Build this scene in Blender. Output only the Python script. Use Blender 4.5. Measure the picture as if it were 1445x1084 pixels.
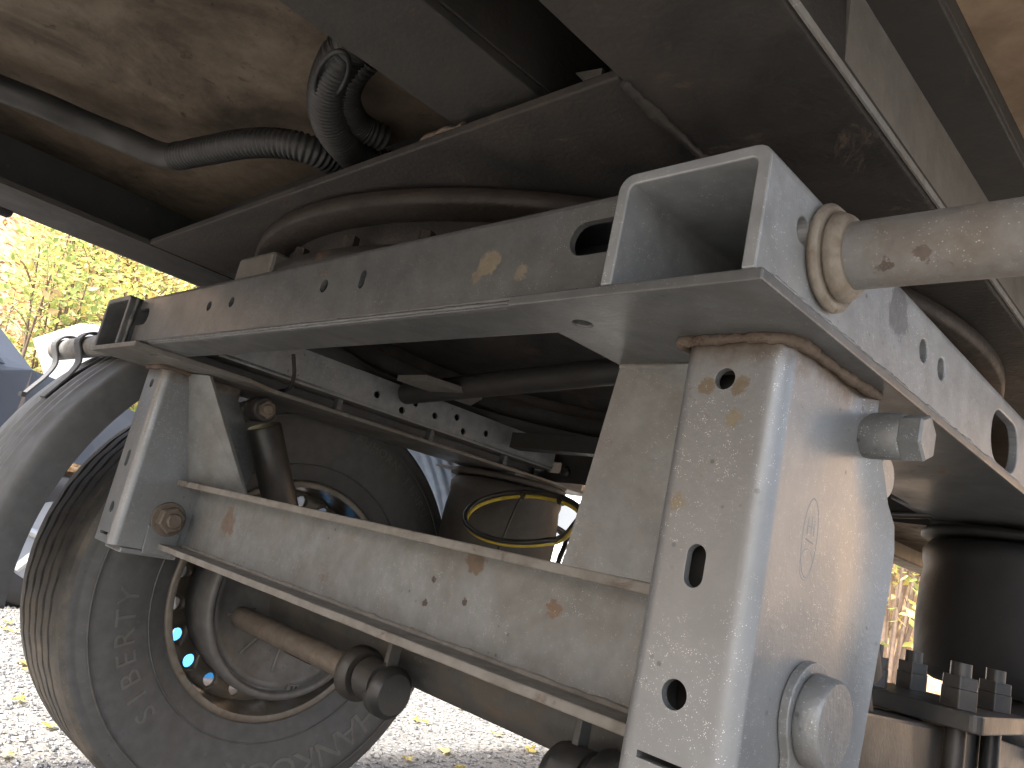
import bpy, bmesh, math, random
from mathutils import Vector, Matrix
random.seed(7)
rad = math.radians
for o in list(bpy.data.objects): bpy.data.objects.remove(o)
SC = bpy.context.scene
COL = SC.collection
# ------------------------------------------------------------------ camera
CAM = Vector((0.989, -0.447, 0.755))
RT = Vector((0.69813308, 0.68403383, 0.21144246))      # camera right
DN = Vector((-0.00167395, 0.29688253, -0.95491254))    # camera down
FW = Vector((-0.71596606, 0.66630209, 0.20840856))     # camera forward
FPX = 1101.9
cam = bpy.data.cameras.new('camera'); co = bpy.data.objects.new('camera', cam); COL.objects.link(co)
M = Matrix(((RT.x, -DN.x, -FW.x, CAM.x), (RT.y, -DN.y, -FW.y, CAM.y), (RT.z, -DN.z, -FW.z, CAM.z), (0, 0, 0, 1)))
co.matrix_world = M
cam.sensor_width = 36; cam.lens = 36*FPX/1445; cam.clip_start = 0.02; cam.clip_end = 600
SC.camera = co
def at(u, v, ax, val):
    """photo pixel -> point on the plane ax = val (a real plane of the dolly, the ground ...)"""
    d = RT*((u-722.5)/FPX) + DN*((v-542)/FPX) + FW
    i = 'xyz'.index(ax)
    return CAM + d*((val-CAM[i])/d[i])
# ------------------------------------------------------------------ light
SUN_EL, SUN_AZ = rad(46), rad(177)      # azimuth clockwise from +y
w = bpy.data.worlds.new('World'); SC.world = w; w.use_nodes = True
nt = w.node_tree; bg = nt.nodes['Background']
sky = nt.nodes.new('ShaderNodeTexSky'); sky.sky_type = 'NISHITA'; sky.sun_disc = False
sky.sun_elevation = SUN_EL; sky.sun_rotation = SUN_AZ; sky.air_density = .75; sky.dust_density = 4.5; sky.ozone_density = .4
hz = nt.nodes.new('ShaderNodeHueSaturation'); hz.inputs['Saturation'].default_value = .62     # hazy, whitish sky
nt.links.new(sky.outputs[0], hz.inputs['Color']); nt.links.new(hz.outputs[0], bg.inputs[0]); bg.inputs[1].default_value = 0.15
sl = bpy.data.lights.new('sun', 'SUN'); sl.energy = 2.7; sl.angle = rad(4); sl.color = (1.0, 0.97, 0.93)
so = bpy.data.objects.new('sun', sl); COL.objects.link(so)
sd = Vector((math.sin(SUN_AZ)*math.cos(SUN_EL), math.cos(SUN_AZ)*math.cos(SUN_EL), math.sin(SUN_EL)))
so.rotation_euler = sd.to_track_quat('Z', 'Y').to_euler(); so.location = (4, -4, 6)
SC.view_settings.view_transform = 'Standard'; SC.view_settings.look = 'None'
SC.view_settings.exposure = 2.4; SC.view_settings.gamma = 1; SC.view_settings.use_curve_mapping = False

# ------------------------------------------------------------------ materials
def newmat(name):
    m = bpy.data.materials.new(name); m.use_nodes = True
    return m, m.node_tree, m.node_tree.nodes['Principled BSDF']
def noise(t, co, scale, detail=4, rough=.55, dist=0):
    n = t.nodes.new('ShaderNodeTexNoise'); n.inputs['Scale'].default_value = scale
    n.inputs['Detail'].default_value = detail; n.inputs['Roughness'].default_value = rough; n.inputs['Distortion'].default_value = dist
    t.links.new(co, n.inputs['Vector']); return n.outputs['Fac']
def ramp(t, fac, a, b, ca=(0, 0, 0, 1), cb=(1, 1, 1, 1)):
    r = t.nodes.new('ShaderNodeValToRGB'); r.color_ramp.elements[0].position = a; r.color_ramp.elements[1].position = b
    r.color_ramp.elements[0].color = ca; r.color_ramp.elements[1].color = cb
    t.links.new(fac, r.inputs[0]); return r.outputs[0]
def mix(t, fac, a, b, mode='MIX'):
    n = t.nodes.new('ShaderNodeMix'); n.data_type = 'RGBA'; n.blend_type = mode
    for i, v in ((0, fac), (6, a), (7, b)):
        if isinstance(v, (int, float)): n.inputs[i].default_value = v if i == 0 else (v, v, v, 1)
        elif isinstance(v, tuple): n.inputs[i].default_value = v if len(v) == 4 else v+(1,)
        else: t.links.new(v, n.inputs[i])
    return n.outputs[2]
def mth(t, op, a, b=0.0):
    n = t.nodes.new('ShaderNodeMath'); n.operation = op
    for i, v in ((0, a), (1, b)):
        if isinstance(v, (int, float)): n.inputs[i].default_value = v
        else: t.links.new(v, n.inputs[i])
    return n.outputs[0]
def paint(name, base, rough=.5, metal=0.0, grime=(.11, .085, .06), gamt=.5, gs=5, rust=0.0, rs=14, rustcol=(.10, .045, .02), specks=0.0, bump=.12, bs=160, streak=0.0, spec=.5, spots=(), toprust=None, var=1.0, ss=430):
    m, t, p = newmat(name)
    tc = t.nodes.new('ShaderNodeTexCoord').outputs['Object']
    v1 = noise(t, tc, 35, 5)
    col = mix(t, ramp(t, v1, .3, .7), tuple(c*(1-.18*var) for c in base), tuple(min(1, c*(1+.15*var)) for c in base))
    g = ramp(t, noise(t, tc, gs, 7, .62, .4), .42, .72)
    gf = mth(t, 'MULTIPLY', g, gamt)
    col = mix(t, gf, col, grime)
    g2 = ramp(t, noise(t, tc, gs*9, 6, .7), .60, .74)
    col = mix(t, mth(t, 'MULTIPLY', g2, gamt*.75), col, tuple(c*1.5 for c in grime))
    # small chips and stains
    vo = t.nodes.new('ShaderNodeTexVoronoi'); vo.inputs['Scale'].default_value = 60; t.links.new(tc, vo.inputs['Vector'])
    ch = mth(t, 'MULTIPLY', ramp(t, vo.outputs['Distance'], .09, .16, (1, 1, 1, 1), (0, 0, 0, 1)), ramp(t, noise(t, tc, 9, 3), .56, .64))
    col = mix(t, mth(t, 'MULTIPLY', ch, .6), col, (.035, .028, .022))
    rfac = None
    if streak:
        mp = t.nodes.new('ShaderNodeMapping'); mp.inputs['Scale'].default_value = (1, 1, .12); t.links.new(tc, mp.inputs[0])
        s = ramp(t, noise(t, mp.outputs[0], 30, 5, .6), .5, .75)
        col = mix(t, mth(t, 'MULTIPLY', s, streak), col, tuple(c*1.9 for c in grime))
    if rust:
        rf = ramp(t, noise(t, tc, rs, 9, .66, .6), .66-rust*.25, .74-rust*.2)
        rc = mix(t, noise(t, tc, 80, 5), rustcol, tuple(min(1, c*2.4) for c in rustcol))
        col = mix(t, mth(t, 'MULTIPLY', rf, .9), col, rc); rfac = rf
    if toprust:
        sx = t.nodes.new('ShaderNodeSeparateXYZ'); t.links.new(tc, sx.inputs[0])
        zz = mth(t, 'ADD', sx.outputs['Z'], mth(t, 'MULTIPLY', mth(t, 'SUBTRACT', noise(t, tc, 45, 6, .65), .5), .05))
        tf = t.nodes.new('ShaderNodeMapRange'); tf.inputs['From Min'].default_value = toprust[0]; tf.inputs['From Max'].default_value = toprust[1]; t.links.new(zz, tf.inputs[0])
        col = mix(t, tf.outputs[0], col, mix(t, noise(t, tc, 70, 5), (.075, .056, .043), (.16, .13, .10)))
    for q, (pos, rr_, cc, hard) in enumerate(spots):
        vd = t.nodes.new('ShaderNodeVectorMath'); vd.operation = 'DISTANCE'; vd.inputs[1].default_value = pos; t.links.new(tc, vd.inputs[0])
        dd = mth(t, 'ADD', mth(t, 'DIVIDE', vd.outputs['Value'], rr_), mth(t, 'MULTIPLY', mth(t, 'SUBTRACT', noise(t, tc, 1.3/rr_, 6, .65), .5), 2.2))
        col = mix(t, ramp(t, dd, .75-hard*.1, 1.0-hard*.2, (1, 1, 1, 1), (0, 0, 0, 1)), col, mix(t, noise(t, tc, 120, 4), tuple(c*.7 for c in cc), tuple(c*1.25 for c in cc)))
    if specks:
        vs = t.nodes.new('ShaderNodeTexVoronoi'); vs.inputs['Scale'].default_value = ss; t.links.new(tc, vs.inputs['Vector'])
        sf = ramp(t, vs.outputs['Distance'], .16, .28, (1, 1, 1, 1), (0, 0, 0, 1))
        sel = ramp(t, noise(t, tc, 140, 2), .5, .62)
        sel2 = ramp(t, noise(t, tc, 11, 3), .35, .62)
        col = mix(t, mth(t, 'MULTIPLY', mth(t, 'MULTIPLY', mth(t, 'MULTIPLY', sf, sel), sel2), specks), col, (.75, .76, .74))
    t.links.new(col, p.inputs['Base Color'])
    rr = mix(t, g, rough*.85, min(1, rough*1.35))
    if rfac is not None: rr = mix(t, rfac, rr, (.9, .9, .9))
    t.links.new(rr, p.inputs['Roughness'])
    p.inputs['Metallic'].default_value = metal
    p.inputs['Specular IOR Level'].default_value = spec
    b = t.nodes.new('ShaderNodeBump'); b.inputs['Strength'].default_value = bump; b.inputs['Distance'].default_value = .002
    hh = noise(t, tc, bs, 4)
    hh = mth(t, 'ADD', hh, mth(t, 'MULTIPLY', noise(t, tc, 18, 3), 1.2))
    if rfac is not None: hh = mth(t, 'ADD', hh, mth(t, 'MULTIPLY', noise(t, tc, 260, 4), mth(t, 'MULTIPLY', rfac, 2.0)))
    t.links.new(hh, b.inputs['Height']); t.links.new(b.outputs[0], p.inputs['Normal'])
    return m
MAT = {}
MAT['frame'] = paint('grey_frame_paint', (.100, .104, .106), .40, .3, grime=(.092, .085, .073), gamt=.4, gs=7, rust=.06, specks=.25, bump=.14, spots=[(at(690, 372, 'y', .02)[:], .016, (.19, .165, .12), -.3), (at(735, 385, 'y', .02)[:], .010, (.17, .15, .115), 0), (at(672, 390, 'y', .02)[:], .008, (.17, .145, .11), 0)])
MAT['bracket'] = paint('galvanised_grey_paint', (.195, .203, .208), .37, .45, grime=(.17, .16, .14), gamt=.22, gs=6, rust=.02, rs=22, specks=.9, bump=.12, bs=240, var=.35, ss=620, toprust=(.940, .962), spots=[(at(1035, 590, 'y', .105)[:], .008, (.20, .18, .135), 0), (at(955, 708, 'y', .105)[:], .008, (.19, .17, .13), 0), (at(1045, 545, 'y', .105)[:], .009, (.16, .135, .10), 0), (at(998, 545, 'y', .105)[:], .008, (.16, .135, .10), 0)])
MAT['beam'] = paint('worn_beam_paint', (.155, .162, .16), .52, .2, grime=(.125, .111, .093), gamt=.85, gs=8, rust=.10, rs=10, rustcol=(.085, .048, .03), specks=.35, bump=.35, bs=110, spots=[(at(322, 738, 'y', .246)[:], .030, (.125, .092, .070), .7), (at(672, 790, 'y', .246)[:], .02, (.11, .08, .055), -.5), (at(780, 860, 'y', .246)[:], .012, (.13, .09, .06), -.5), (at(600, 850, 'y', .246)[:], .006, (.04, .03, .025), .5), (at(655, 850, 'y', .246)[:], .006, (.04, .03, .025), .5), (at(612, 818, 'y', .246)[:], .005, (.04, .03, .025), .5)])
MAT['flange'] = paint('scaly_steel_edge', (.165, .155, .138), .75, .1, grime=(.11, .095, .075), gamt=.7, gs=20, rust=.14, rs=18, rustcol=(.07, .043, .026), bump=.6, bs=90)
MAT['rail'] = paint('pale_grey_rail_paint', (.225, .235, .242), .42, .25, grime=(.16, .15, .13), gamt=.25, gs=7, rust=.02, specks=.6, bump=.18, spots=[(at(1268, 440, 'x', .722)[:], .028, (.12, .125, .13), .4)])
MAT['plate'] = paint('grey_plate_paint', (.135, .128, .117), .5, .2, grime=(.095, .08, .062), gamt=.5, gs=6, rust=.05, specks=.2, bump=.15)
MAT['chassis'] = paint('black_chassis_paint', (.023, .022, .0205), .65, .1, grime=(.035, .028, .022), gamt=.5, gs=5, rust=.08, rs=8, rustcol=(.06, .032, .018), bump=.25)
MAT['chassis_rusty'] = paint('rusty_chassis_paint', (.019, .018, .017), .7, .1, grime=(.044, .033, .025), gamt=.7, gs=6, rust=.26, rs=9, rustcol=(.048, .031, .021), bump=.5)
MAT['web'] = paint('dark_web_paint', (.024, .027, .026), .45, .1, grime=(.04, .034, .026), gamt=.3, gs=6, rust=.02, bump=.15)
MAT['ring'] = paint('rusty_ring_steel', (.022, .0155, .011), .7, .2, grime=(.012, .010, .008), gamt=.8, gs=9, rust=.26, rs=8, rustcol=(.028, .018, .011), bump=.5)
MAT['ply'] = paint('dirty_plywood_floor', (.105, .083, .061), .8, 0, grime=(.022, .018, .014), gamt=1.0, gs=6, rust=.15, rs=24, rustcol=(.018, .013, .010), bump=.5, bs=70, spec=.2)
MAT['rust'] = paint('rusty_weld', (.095, .072, .054), .85, .1, grime=(.07, .047, .032), gamt=.8, gs=25, rust=.4, rs=40, rustcol=(.08, .052, .035), bump=.9, bs=220)
MAT['tube'] = paint('peeling_tube_paint', (.17, .168, .16), .6, .1, grime=(.105, .08, .057), gamt=.75, gs=14, rust=.11, rs=16, rustcol=(.075, .045, .028), specks=.35, bump=.6, bs=90, spots=[(at(1247, 380, 'y', .083)[:], .011, (.075, .060, .048), 1.0), (at(1302, 358, 'y', .083)[:], .008, (.095, .075, .062), 1.0), (at(1355, 372, 'y', .083)[:], .003, (.03, .02, .015), 1.0)])
MAT['collar'] = paint('corroded_collar', (.20, .178, .145), .75, .1, grime=(.10, .068, .042), gamt=.8, gs=25, rust=.12, rs=30, rustcol=(.085, .045, .022), bump=.7, bs=120)
MAT['bolt'] = paint('painted_bolt', (.16, .168, .17), .45, .3, gamt=.3, gs=25, specks=.7, bump=.3, bs=220)
MAT['nut'] = paint('oxidised_nut', (.15, .125, .10), .6, .4, gamt=.6, gs=25, rust=.2, rs=30, bump=.4)
MAT['black'] = paint('black_suspension_paint', (.024, .0245, .0245), .45, .1, gamt=.4, gs=9, bump=.2)
MAT['axle'] = paint('dusty_axle_paint', (.06, .06, .058), .6, .1, grime=(.12, .10, .075), gamt=.75, gs=8, rust=.1, rs=14, bump=.3)
MAT['rubber'] = paint('tyre_rubber', (.082, .081, .079), .68, 0, grime=(.105, .099, .09), gamt=.5, gs=5, bump=.12, bs=120, spec=.4)
MAT['tread'] = paint('dusty_tread_rubber', (.075, .07, .063), .85, 0, grime=(.17, .145, .115), gamt=.8, gs=14, bump=.3, bs=80, spec=.25)
MAT['letter'] = paint('tyre_lettering', (.115, .112, .106), .7, 0, grime=(.16, .145, .12), gamt=.5, gs=9, bump=.1, spec=.35)
MAT['bellows'] = paint('bellows_rubber', (.012, .012, .0125), .6, 0, grime=(.02, .018, .015), gamt=.4, gs=7, bump=.15, spec=.35)
MAT['bellows_lit_dusty'] = paint('lit_dusty_bellows_rubber', (.055, .05, .044), .65, 0, grime=(.10, .085, .065), gamt=.5, gs=7, bump=.15, spec=.35)  # left spring: front light put into a paler colour, plus some dust
MAT['ply_pale'] = paint('pale_plywood_board', (.20, .145, .098), .8, 0, grime=(.10, .07, .048), gamt=.8, gs=9, rust=.08, rs=14, rustcol=(.05, .035, .025), bump=.5, bs=70, spec=.2)
MAT['rim'] = paint('dull_rim_steel', (.165, .145, .118), .5, .4, grime=(.12, .09, .06), gamt=.7, gs=10, rust=.16, rs=22, bump=.3)
MAT['drum'] = paint('brake_drum_iron', (.135, .132, .128), .6, .4, grime=(.10, .085, .065), gamt=.5, gs=10, rust=.05, bump=.2)
MAT['fender'] = paint('grey_plastic_mudguard', (.065, .068, .07), .65, 0, grime=(.12, .11, .10), gamt=.3, gs=6, bump=.08)
MAT['conduit'] = paint('black_conduit_plastic', (.011, .011, .011), .6, 0, grime=(.02, .018, .014), gamt=.5, gs=10, bump=.1)
MAT['hose_y'] = paint('yellow_air_hose', (.50, .38, .04), .4, 0, gamt=.3, gs=20, bump=.05)
MAT['hose_k'] = paint('black_air_hose', (.02, .02, .02), .35, 0, gamt=.3, gs=20, bump=.05)
MAT['dark'] = paint('dark_interior', (.02, .02, .02), .8, 0, gamt=.2, bump=.05)
MAT['flap'] = paint('pale_grey_panel', (.30, .34, .38), .5, 0, grime=(.18, .17, .15), gamt=.3, gs=6, bump=.1)
def simple(name, col, rough=.5, metal=0, coat=0, trans=0):
    m, t, p = newmat(name)
    tc = t.nodes.new('ShaderNodeTexCoord').outputs['Object']
    c = mix(t, noise(t, tc, 6, 4), tuple(x*.88 for x in col), tuple(min(1, x*1.1) for x in col))
    t.links.new(c, p.inputs['Base Color']); p.inputs['Roughness'].default_value = rough; p.inputs['Metallic'].default_value = metal
    p.inputs['Coat Weight'].default_value = coat; p.inputs['Transmission Weight'].default_value = trans
    return m
MAT['car_blue'] = simple('slate_blue_car_paint', (.075, .085, .105), .3, .3, .8)
MAT['car_white'] = simple('white_car_paint', (.80, .81, .82), .3, 0, .6)
MAT['glass'] = simple('dark_car_glass', (.03, .04, .05), .05, 0, 0)
MAT['lamp'] = simple('clear_lamp_lens', (.6, .62, .62), .1, .2)
MAT['trim'] = simple('black_trim', (.02, .02, .022), .5)
MAT['bluebin'] = simple('sky_blue_plastic', (.04, .26, .62), .4)
MAT['emblem'] = simple('raised_emblem_paint', (.19, .195, .197), .5, .2)
MAT['alloy'] = simple('alloy_wheel', (.45, .46, .47), .35, .8)
def leafmat(name, cols):
    m, t, p = newmat(name)
    g = t.nodes.new('ShaderNodeNewGeometry')
    r = t.nodes.new('ShaderNodeValToRGB'); r.color_ramp.interpolation = 'CONSTANT'
    while len(r.color_ramp.elements) < len(cols): r.color_ramp.elements.new(.5)
    for i, c in enumerate(cols):
        r.color_ramp.elements[i].position = i/len(cols); r.color_ramp.elements[i].color = c+(1,)
    t.links.new(g.outputs['Random Per Island'], r.inputs[0])
    t.links.new(r.outputs[0], p.inputs['Base Color']); p.inputs['Roughness'].default_value = .55
    tr = t.nodes.new('ShaderNodeBsdfTranslucent'); t.links.new(r.outputs[0], tr.inputs[0])
    ms = t.nodes.new('ShaderNodeMixShader'); ms.inputs[0].default_value = .4
    t.links.new(p.outputs[0], ms.inputs[1]); t.links.new(tr.outputs[0], ms.inputs[2])
    t.links.new(ms.outputs[0], t.nodes['Material Output'].inputs[0])
    return m
MAT['leaf_y'] = leafmat('yellow_leaves', [(.70, .64, .22), (.62, .58, .18), (.55, .56, .20), (.70, .60, .28), (.50, .38, .22), (.42, .46, .18)])
MAT['leaf_g'] = leafmat('green_yellow_leaves', [(.32, .40, .13), (.42, .46, .15), (.24, .31, .10), (.54, .50, .16), (.46, .34, .18)])
MAT['leaf_o'] = leafmat('orange_leaves', [(.50, .33, .08), (.42, .25, .08), (.50, .40, .10), (.30, .18, .08)])
MAT['litter'] = leafmat('brown_leaf_litter', [(.38, .22, .12), (.45, .28, .15), (.30, .17, .09), (.50, .36, .18), (.52, .42, .22), (.24, .14, .08)])
MAT['bark'] = paint('shrub_bark', (.16, .115, .085), .85, 0, grime=(.09, .07, .05), gamt=.5, gs=20, bump=.5)
def groundmat():
    m, t, p = newmat('pale_gravel')
    tc = t.nodes.new('ShaderNodeTexCoord').outputs['Object']
    vo = t.nodes.new('ShaderNodeTexVoronoi'); vo.inputs['Scale'].default_value = 95; t.links.new(tc, vo.inputs['Vector'])
    r = t.nodes.new('ShaderNodeSeparateColor'); t.links.new(vo.outputs['Color'], r.inputs[0])
    c = mix(t, r.outputs[0], (.122, .119, .113), (.24, .236, .226))
    edge = ramp(t, vo.outputs['Distance'], .35, .75)
    c = mix(t, mth(t, 'MULTIPLY', edge, .55), c, (.17, .155, .135))
    c = mix(t, mth(t, 'MULTIPLY', ramp(t, noise(t, tc, 1.3, 6), .45, .7), .4), c, (.30, .25, .19))
    t.links.new(c, p.inputs['Base Color']); p.inputs['Roughness'].default_value = .9
    b = t.nodes.new('ShaderNodeBump'); b.inputs['Strength'].default_value = .7; b.inputs['Distance'].default_value = .006; b.invert = True
    t.links.new(mth(t, 'ADD', vo.outputs['Distance'], noise(t, tc, 220, 4)), b.inputs['Height']); t.links.new(b.outputs[0], p.inputs['Normal'])
    return m
MAT['ground'] = groundmat()
def pebblemat():
    m = leafmat('gravel_stones', [(.13, .128, .123), (.215, .21, .204), (.165, .16, .15), (.285, .28, .272), (.09, .088, .084), (.18, .174, .164)])
    t = m.node_tree
    t.links.new(t.nodes['Principled BSDF'].outputs[0], t.nodes['Material Output'].inputs[0]); return m
MAT['pebble'] = pebblemat()
MAT['bank'] = paint('leafy_bank_soil', (.32, .22, .14), .95, 0, grime=(.42, .29, .17), gamt=.9, gs=6, bump=1.0, bs=30, spec=.1)

# ------------------------------------------------------------------ mesh helpers
class MB:
    def __init__(s): s.v = []; s.f = []; s.sm = []
    def add(s, verts, faces, smooth=False):
        n = len(s.v); s.v += [tuple(v) for v in verts]; s.f += [tuple(i+n for i in f) for f in faces]; s.sm += [smooth]*len(faces); return s
    def box(s, x0, x1, y0, y1, z0, z1):
        return s.add([(x, y, z) for z in (z0, z1) for y in (y0, y1) for x in (x0, x1)],
                     [(0, 2, 3, 1), (4, 5, 7, 6), (0, 1, 5, 4), (2, 6, 7, 3), (0, 4, 6, 2), (1, 3, 7, 5)])
    def prism(s, poly, ax, a, b, smooth=False):
        """polygon in the plane normal to axis ax, extruded a..b"""
        n = len(poly)
        def P(p, h): return {'x': (h, p[0], p[1]), 'y': (p[0], h, p[1]), 'z': (p[0], p[1], h)}[ax]
        V = [P(p, a) for p in poly]+[P(p, b) for p in poly]
        F = [tuple(range(n)), tuple(range(2*n-1, n-1, -1))]+[(i, i+n, (i+1) % n+n, (i+1) % n) for i in range(n)]
        return s.add(V, F)
    def slab(s, pts, th):
        """planar quad/polygon (3d points) thickened along its normal"""
        pts = [Vector(p) for p in pts]; nn = (pts[1]-pts[0]).cross(pts[2]-pts[0]).normalized()*th; n = len(pts)
        return s.add(pts+[p+nn for p in pts], [tuple(range(n-1, -1, -1)), tuple(range(n, 2*n))]+[(i, (i+1) % n, (i+1) % n+n, i+n) for i in range(n)])
    def cyl(s, p0, p1, r0, r1=None, seg=28, caps=True, bev=0, smooth=True):
        p0, p1 = Vector(p0), Vector(p1); r1 = r0 if r1 is None else r1
        d = (p1-p0).normalized(); u = d.orthogonal().normalized(); v = d.cross(u)
        st = [(p0, r0), (p1, r1)]
        if bev: st = [(p0, r0-bev), (p0+d*bev, r0), (p1-d*bev, r1), (p1, r1-bev)]
        V = []; F = []
        for c, r in st: V += [c+(u*math.cos(2*math.pi*i/seg)+v*math.sin(2*math.pi*i/seg))*r for i in range(seg)]
        for k in range(len(st)-1): F += [(k*seg+i, k*seg+(i+1) % seg, (k+1)*seg+(i+1) % seg, (k+1)*seg+i) for i in range(seg)]
        s.add(V, F, smooth and seg > 8)
        if caps: s.add(V[:seg], [tuple(range(seg-1, -1, -1))]); s.add(V[-seg:], [tuple(range(seg))])
        return s
    def sweep(s, path, r, seg=14, caps=True, closed=False):
        """r: number or function of (arc length, index); parallel transport frames"""
        P = [Vector(p) for p in path]; n = len(P); V = []; F = []; L = 0; u = None
        for k in range(n):
            if closed: t = (P[(k+1) % n]-P[k-1]).normalized()
            else: t = (P[min(k+1, n-1)]-P[max(k-1, 0)]).normalized()
            if u is None: u = t.orthogonal().normalized()
            u = (u-t*u.dot(t)).normalized(); v = t.cross(u)
            if k: L += (P[k]-P[k-1]).length
            rr = r(L, k) if callable(r) else r
            V += [P[k]+(u*math.cos(2*math.pi*i/seg)+v*math.sin(2*math.pi*i/seg))*rr for i in range(seg)]
        m = n if closed else n-1
        for k in range(m): F += [(k*seg+i, k*seg+(i+1) % seg, ((k+1) % n)*seg+(i+1) % seg, ((k+1) % n)*seg+i) for i in range(seg)]
        s.add(V, F, True)
        if caps and not closed: s.add(V[:seg], [tuple(range(seg-1, -1, -1))]); s.add(V[-seg:], [tuple(range(seg))])
        return s
    def lathe(s, prof, c, ax='x', seg=64, smooth=True, a0=0, a1=2*math.pi, wob=None):
        """prof: (h along axis, radius); full ring unless a0/a1 given. angle clockwise from up (x axis) """
        full = abs(a1-a0-2*math.pi) < 1e-6; n = len(prof); m = seg if full else seg+1; V = []; F = []
        for k in range(m):
            a = a0+(a1-a0)*k/seg
            for j, (h, r) in enumerate(prof):
                hh = h+(wob(a, j) if wob else 0)
                if ax == 'x': V.append((c[0]+hh, c[1]+r*math.sin(a), c[2]+r*math.cos(a)))
                elif ax == 'z': V.append((c[0]+r*math.cos(a), c[1]+r*math.sin(a), c[2]+hh))
        for k in range(seg):
            k2 = (k+1) % m
            F += [(k*n+j, k*n+j+1, k2*n+j+1, k2*n+j) for j in range(n-1)]
        return s.add(V, F, smooth)
    def hexa(s, c, ax, h, af, bev=.002):
        """hex head: centre of the base, axis 'x' (signed height), across flats"""
        r = af/math.sqrt(3); sg = 1 if h > 0 else -1
        for (r0, a, r1, b) in ((r, 0, r, h-sg*bev), (r, h-sg*bev, r*.9, h)):
            V = [(c[0]+(a if q == 0 else b), c[1]+(r0 if q == 0 else r1)*math.cos(i*math.pi/3+.4), c[2]+(r0 if q == 0 else r1)*math.sin(i*math.pi/3+.4)) for q in (0, 1) for i in range(6)]
            s.add(V, [(i, (i+1) % 6, (i+1) % 6+6, i+6) for i in range(6)])
        s.add(V[6:], [tuple(range(6))]); return s
    def mesh(s, name, fix=True):
        me = bpy.data.meshes.new(name); me.from_pydata(s.v, [], s.f)
        for p, q in zip(me.polygons, s.sm): p.use_smooth = q
        if fix:
            bm = bmesh.new(); bm.from_mesh(me); bmesh.ops.recalc_face_normals(bm, faces=bm.faces); bm.to_mesh(me); bm.free()
        me.update(); return me
    def build(s, name, mat, parent=None, bevel=0, fix=True):
        me = s.mesh(name, fix); me.materials.append(MAT[mat] if isinstance(mat, str) else mat)
        o = bpy.data.objects.new(name, me); COL.objects.link(o)
        if bevel: addbevel(o, bevel)
        if parent: attach(o, parent)
        return o
def addbevel(o, wdt, seg=2):
    b = o.modifiers.new('bevel', 'BEVEL'); b.width = wdt; b.segments = seg; b.limit_method = 'ANGLE'; b.angle_limit = rad(35)
    b.harden_normals = False
    return o
def attach(o, parent):
    o.parent = parent
    m = Matrix.Identity(4); q = parent
    while q: m = Matrix.Translation(q.location) @ m; q = q.parent
    o.matrix_parent_inverse = m.inverted() if parent.type == 'EMPTY' else Matrix.Identity(4)
def tag(o, label, cat, group=None, kind=None):
    if label: o['label'] = label
    if cat: o['category'] = cat
    if group: o['group'] = group
    if kind: o['kind'] = kind
    return o
def thing(name, loc, label, cat, group=None):
    o = bpy.data.objects.new(name, None); o.location = loc; o.empty_display_size = .05; COL.objects.link(o); return tag(o, label, cat, group)
def bake(o):
    dg = bpy.context.evaluated_depsgraph_get(); dg.update()
    me = bpy.data.meshes.new_from_object(o.evaluated_get(dg), depsgraph=dg)
    old = o.data; o.modifiers.clear(); o.data = me; me.name = o.name; bpy.data.meshes.remove(old); return o
def cut(o, *cutters):
    """boolean difference, applied at once; the cutters are removed"""
    for mb in cutters:
        c = bpy.data.objects.new('cutter', mb.mesh('cutter')); COL.objects.link(c)
        b = o.modifiers.new('cut', 'BOOLEAN'); b.operation = 'DIFFERENCE'; b.solver = 'EXACT'; b.object = c
        bake(o); me = c.data; bpy.data.objects.remove(c); bpy.data.meshes.remove(me)
    return o
def stadium(c, half, r, vert=True, n=10):
    """outline: two half circles"""
    pts = []
    for i in range(n+1):
        a = math.pi*i/n; pts.append((math.cos(a)*r, half+math.sin(a)*r))
    for i in range(n+1):
        a = math.pi+math.pi*i/n; pts.append((math.cos(a)*r, -half+math.sin(a)*r))
    if not vert: pts = [(b, -a) for a, b in pts]
    return [(c[0]+a, c[1]+b) for a, b in pts]
def circ(c, r, n=20): return [(c[0]+math.cos(2*math.pi*i/n)*r, c[1]+math.sin(2*math.pi*i/n)*r) for i in range(n)]
def spline(pts, step):
    P = [Vector(p) for p in pts]; P = [2*P[0]-P[1]]+P+[2*P[-1]-P[-2]]; out = []
    for i in range(1, len(P)-2):
        n = max(2, int((P[i+1]-P[i]).length/step))
        for k in range(n):
            t = k/n; a, b, c, d = P[i-1:i+3]
            out.append(.5*((2*b)+(c-a)*t+(2*a-5*b+4*c-d)*t*t+(3*b-a-3*c+d)*t**3))
    out.append(P[-2]); return out
def bead(path, r, seed, name='weld_bead', mat='rust', parent=None):
    rn = random.Random(seed); P = spline(path, .004)
    P = [p+Vector((rn.uniform(-1, 1), rn.uniform(-1, 1), rn.uniform(-1, 1)))*r*.12 for p in P]
    return MB().sweep(P, lambda L, k: r*(1+.08*math.sin(L*420)+.14*math.sin(L*57+seed)+.1*math.sin(L*151)+rn.uniform(-.09, .09)), 10).build(name, mat, parent)
def rounded(poly_corner, r, n=5):
    """poly_corner: list of (x, y, radius or 0) -> outline with arcs"""
    out = []; N = len(poly_corner)
    for i, (x, y, q) in enumerate(poly_corner):
        if not q: out.append((x, y)); continue
        p = Vector((x, y)); a = (Vector(poly_corner[i-1][:2])-p).normalized(); b = (Vector(poly_corner[(i+1) % N][:2])-p).normalized()
        half = a.angle(b)/2; d = q/math.tan(half); c = p+(a+b).normalized()*(q/math.sin(half))
        s0 = p+a*d-c; s1 = p+b*d-c; ang = s0.angle_signed(s1)
        for k in range(n+1):
            v = s0.copy(); v.rotate(Matrix.Rotation(-ang*k/n, 2)); out.append((c.x+v.x, c.y+v.y))
    return out

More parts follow.
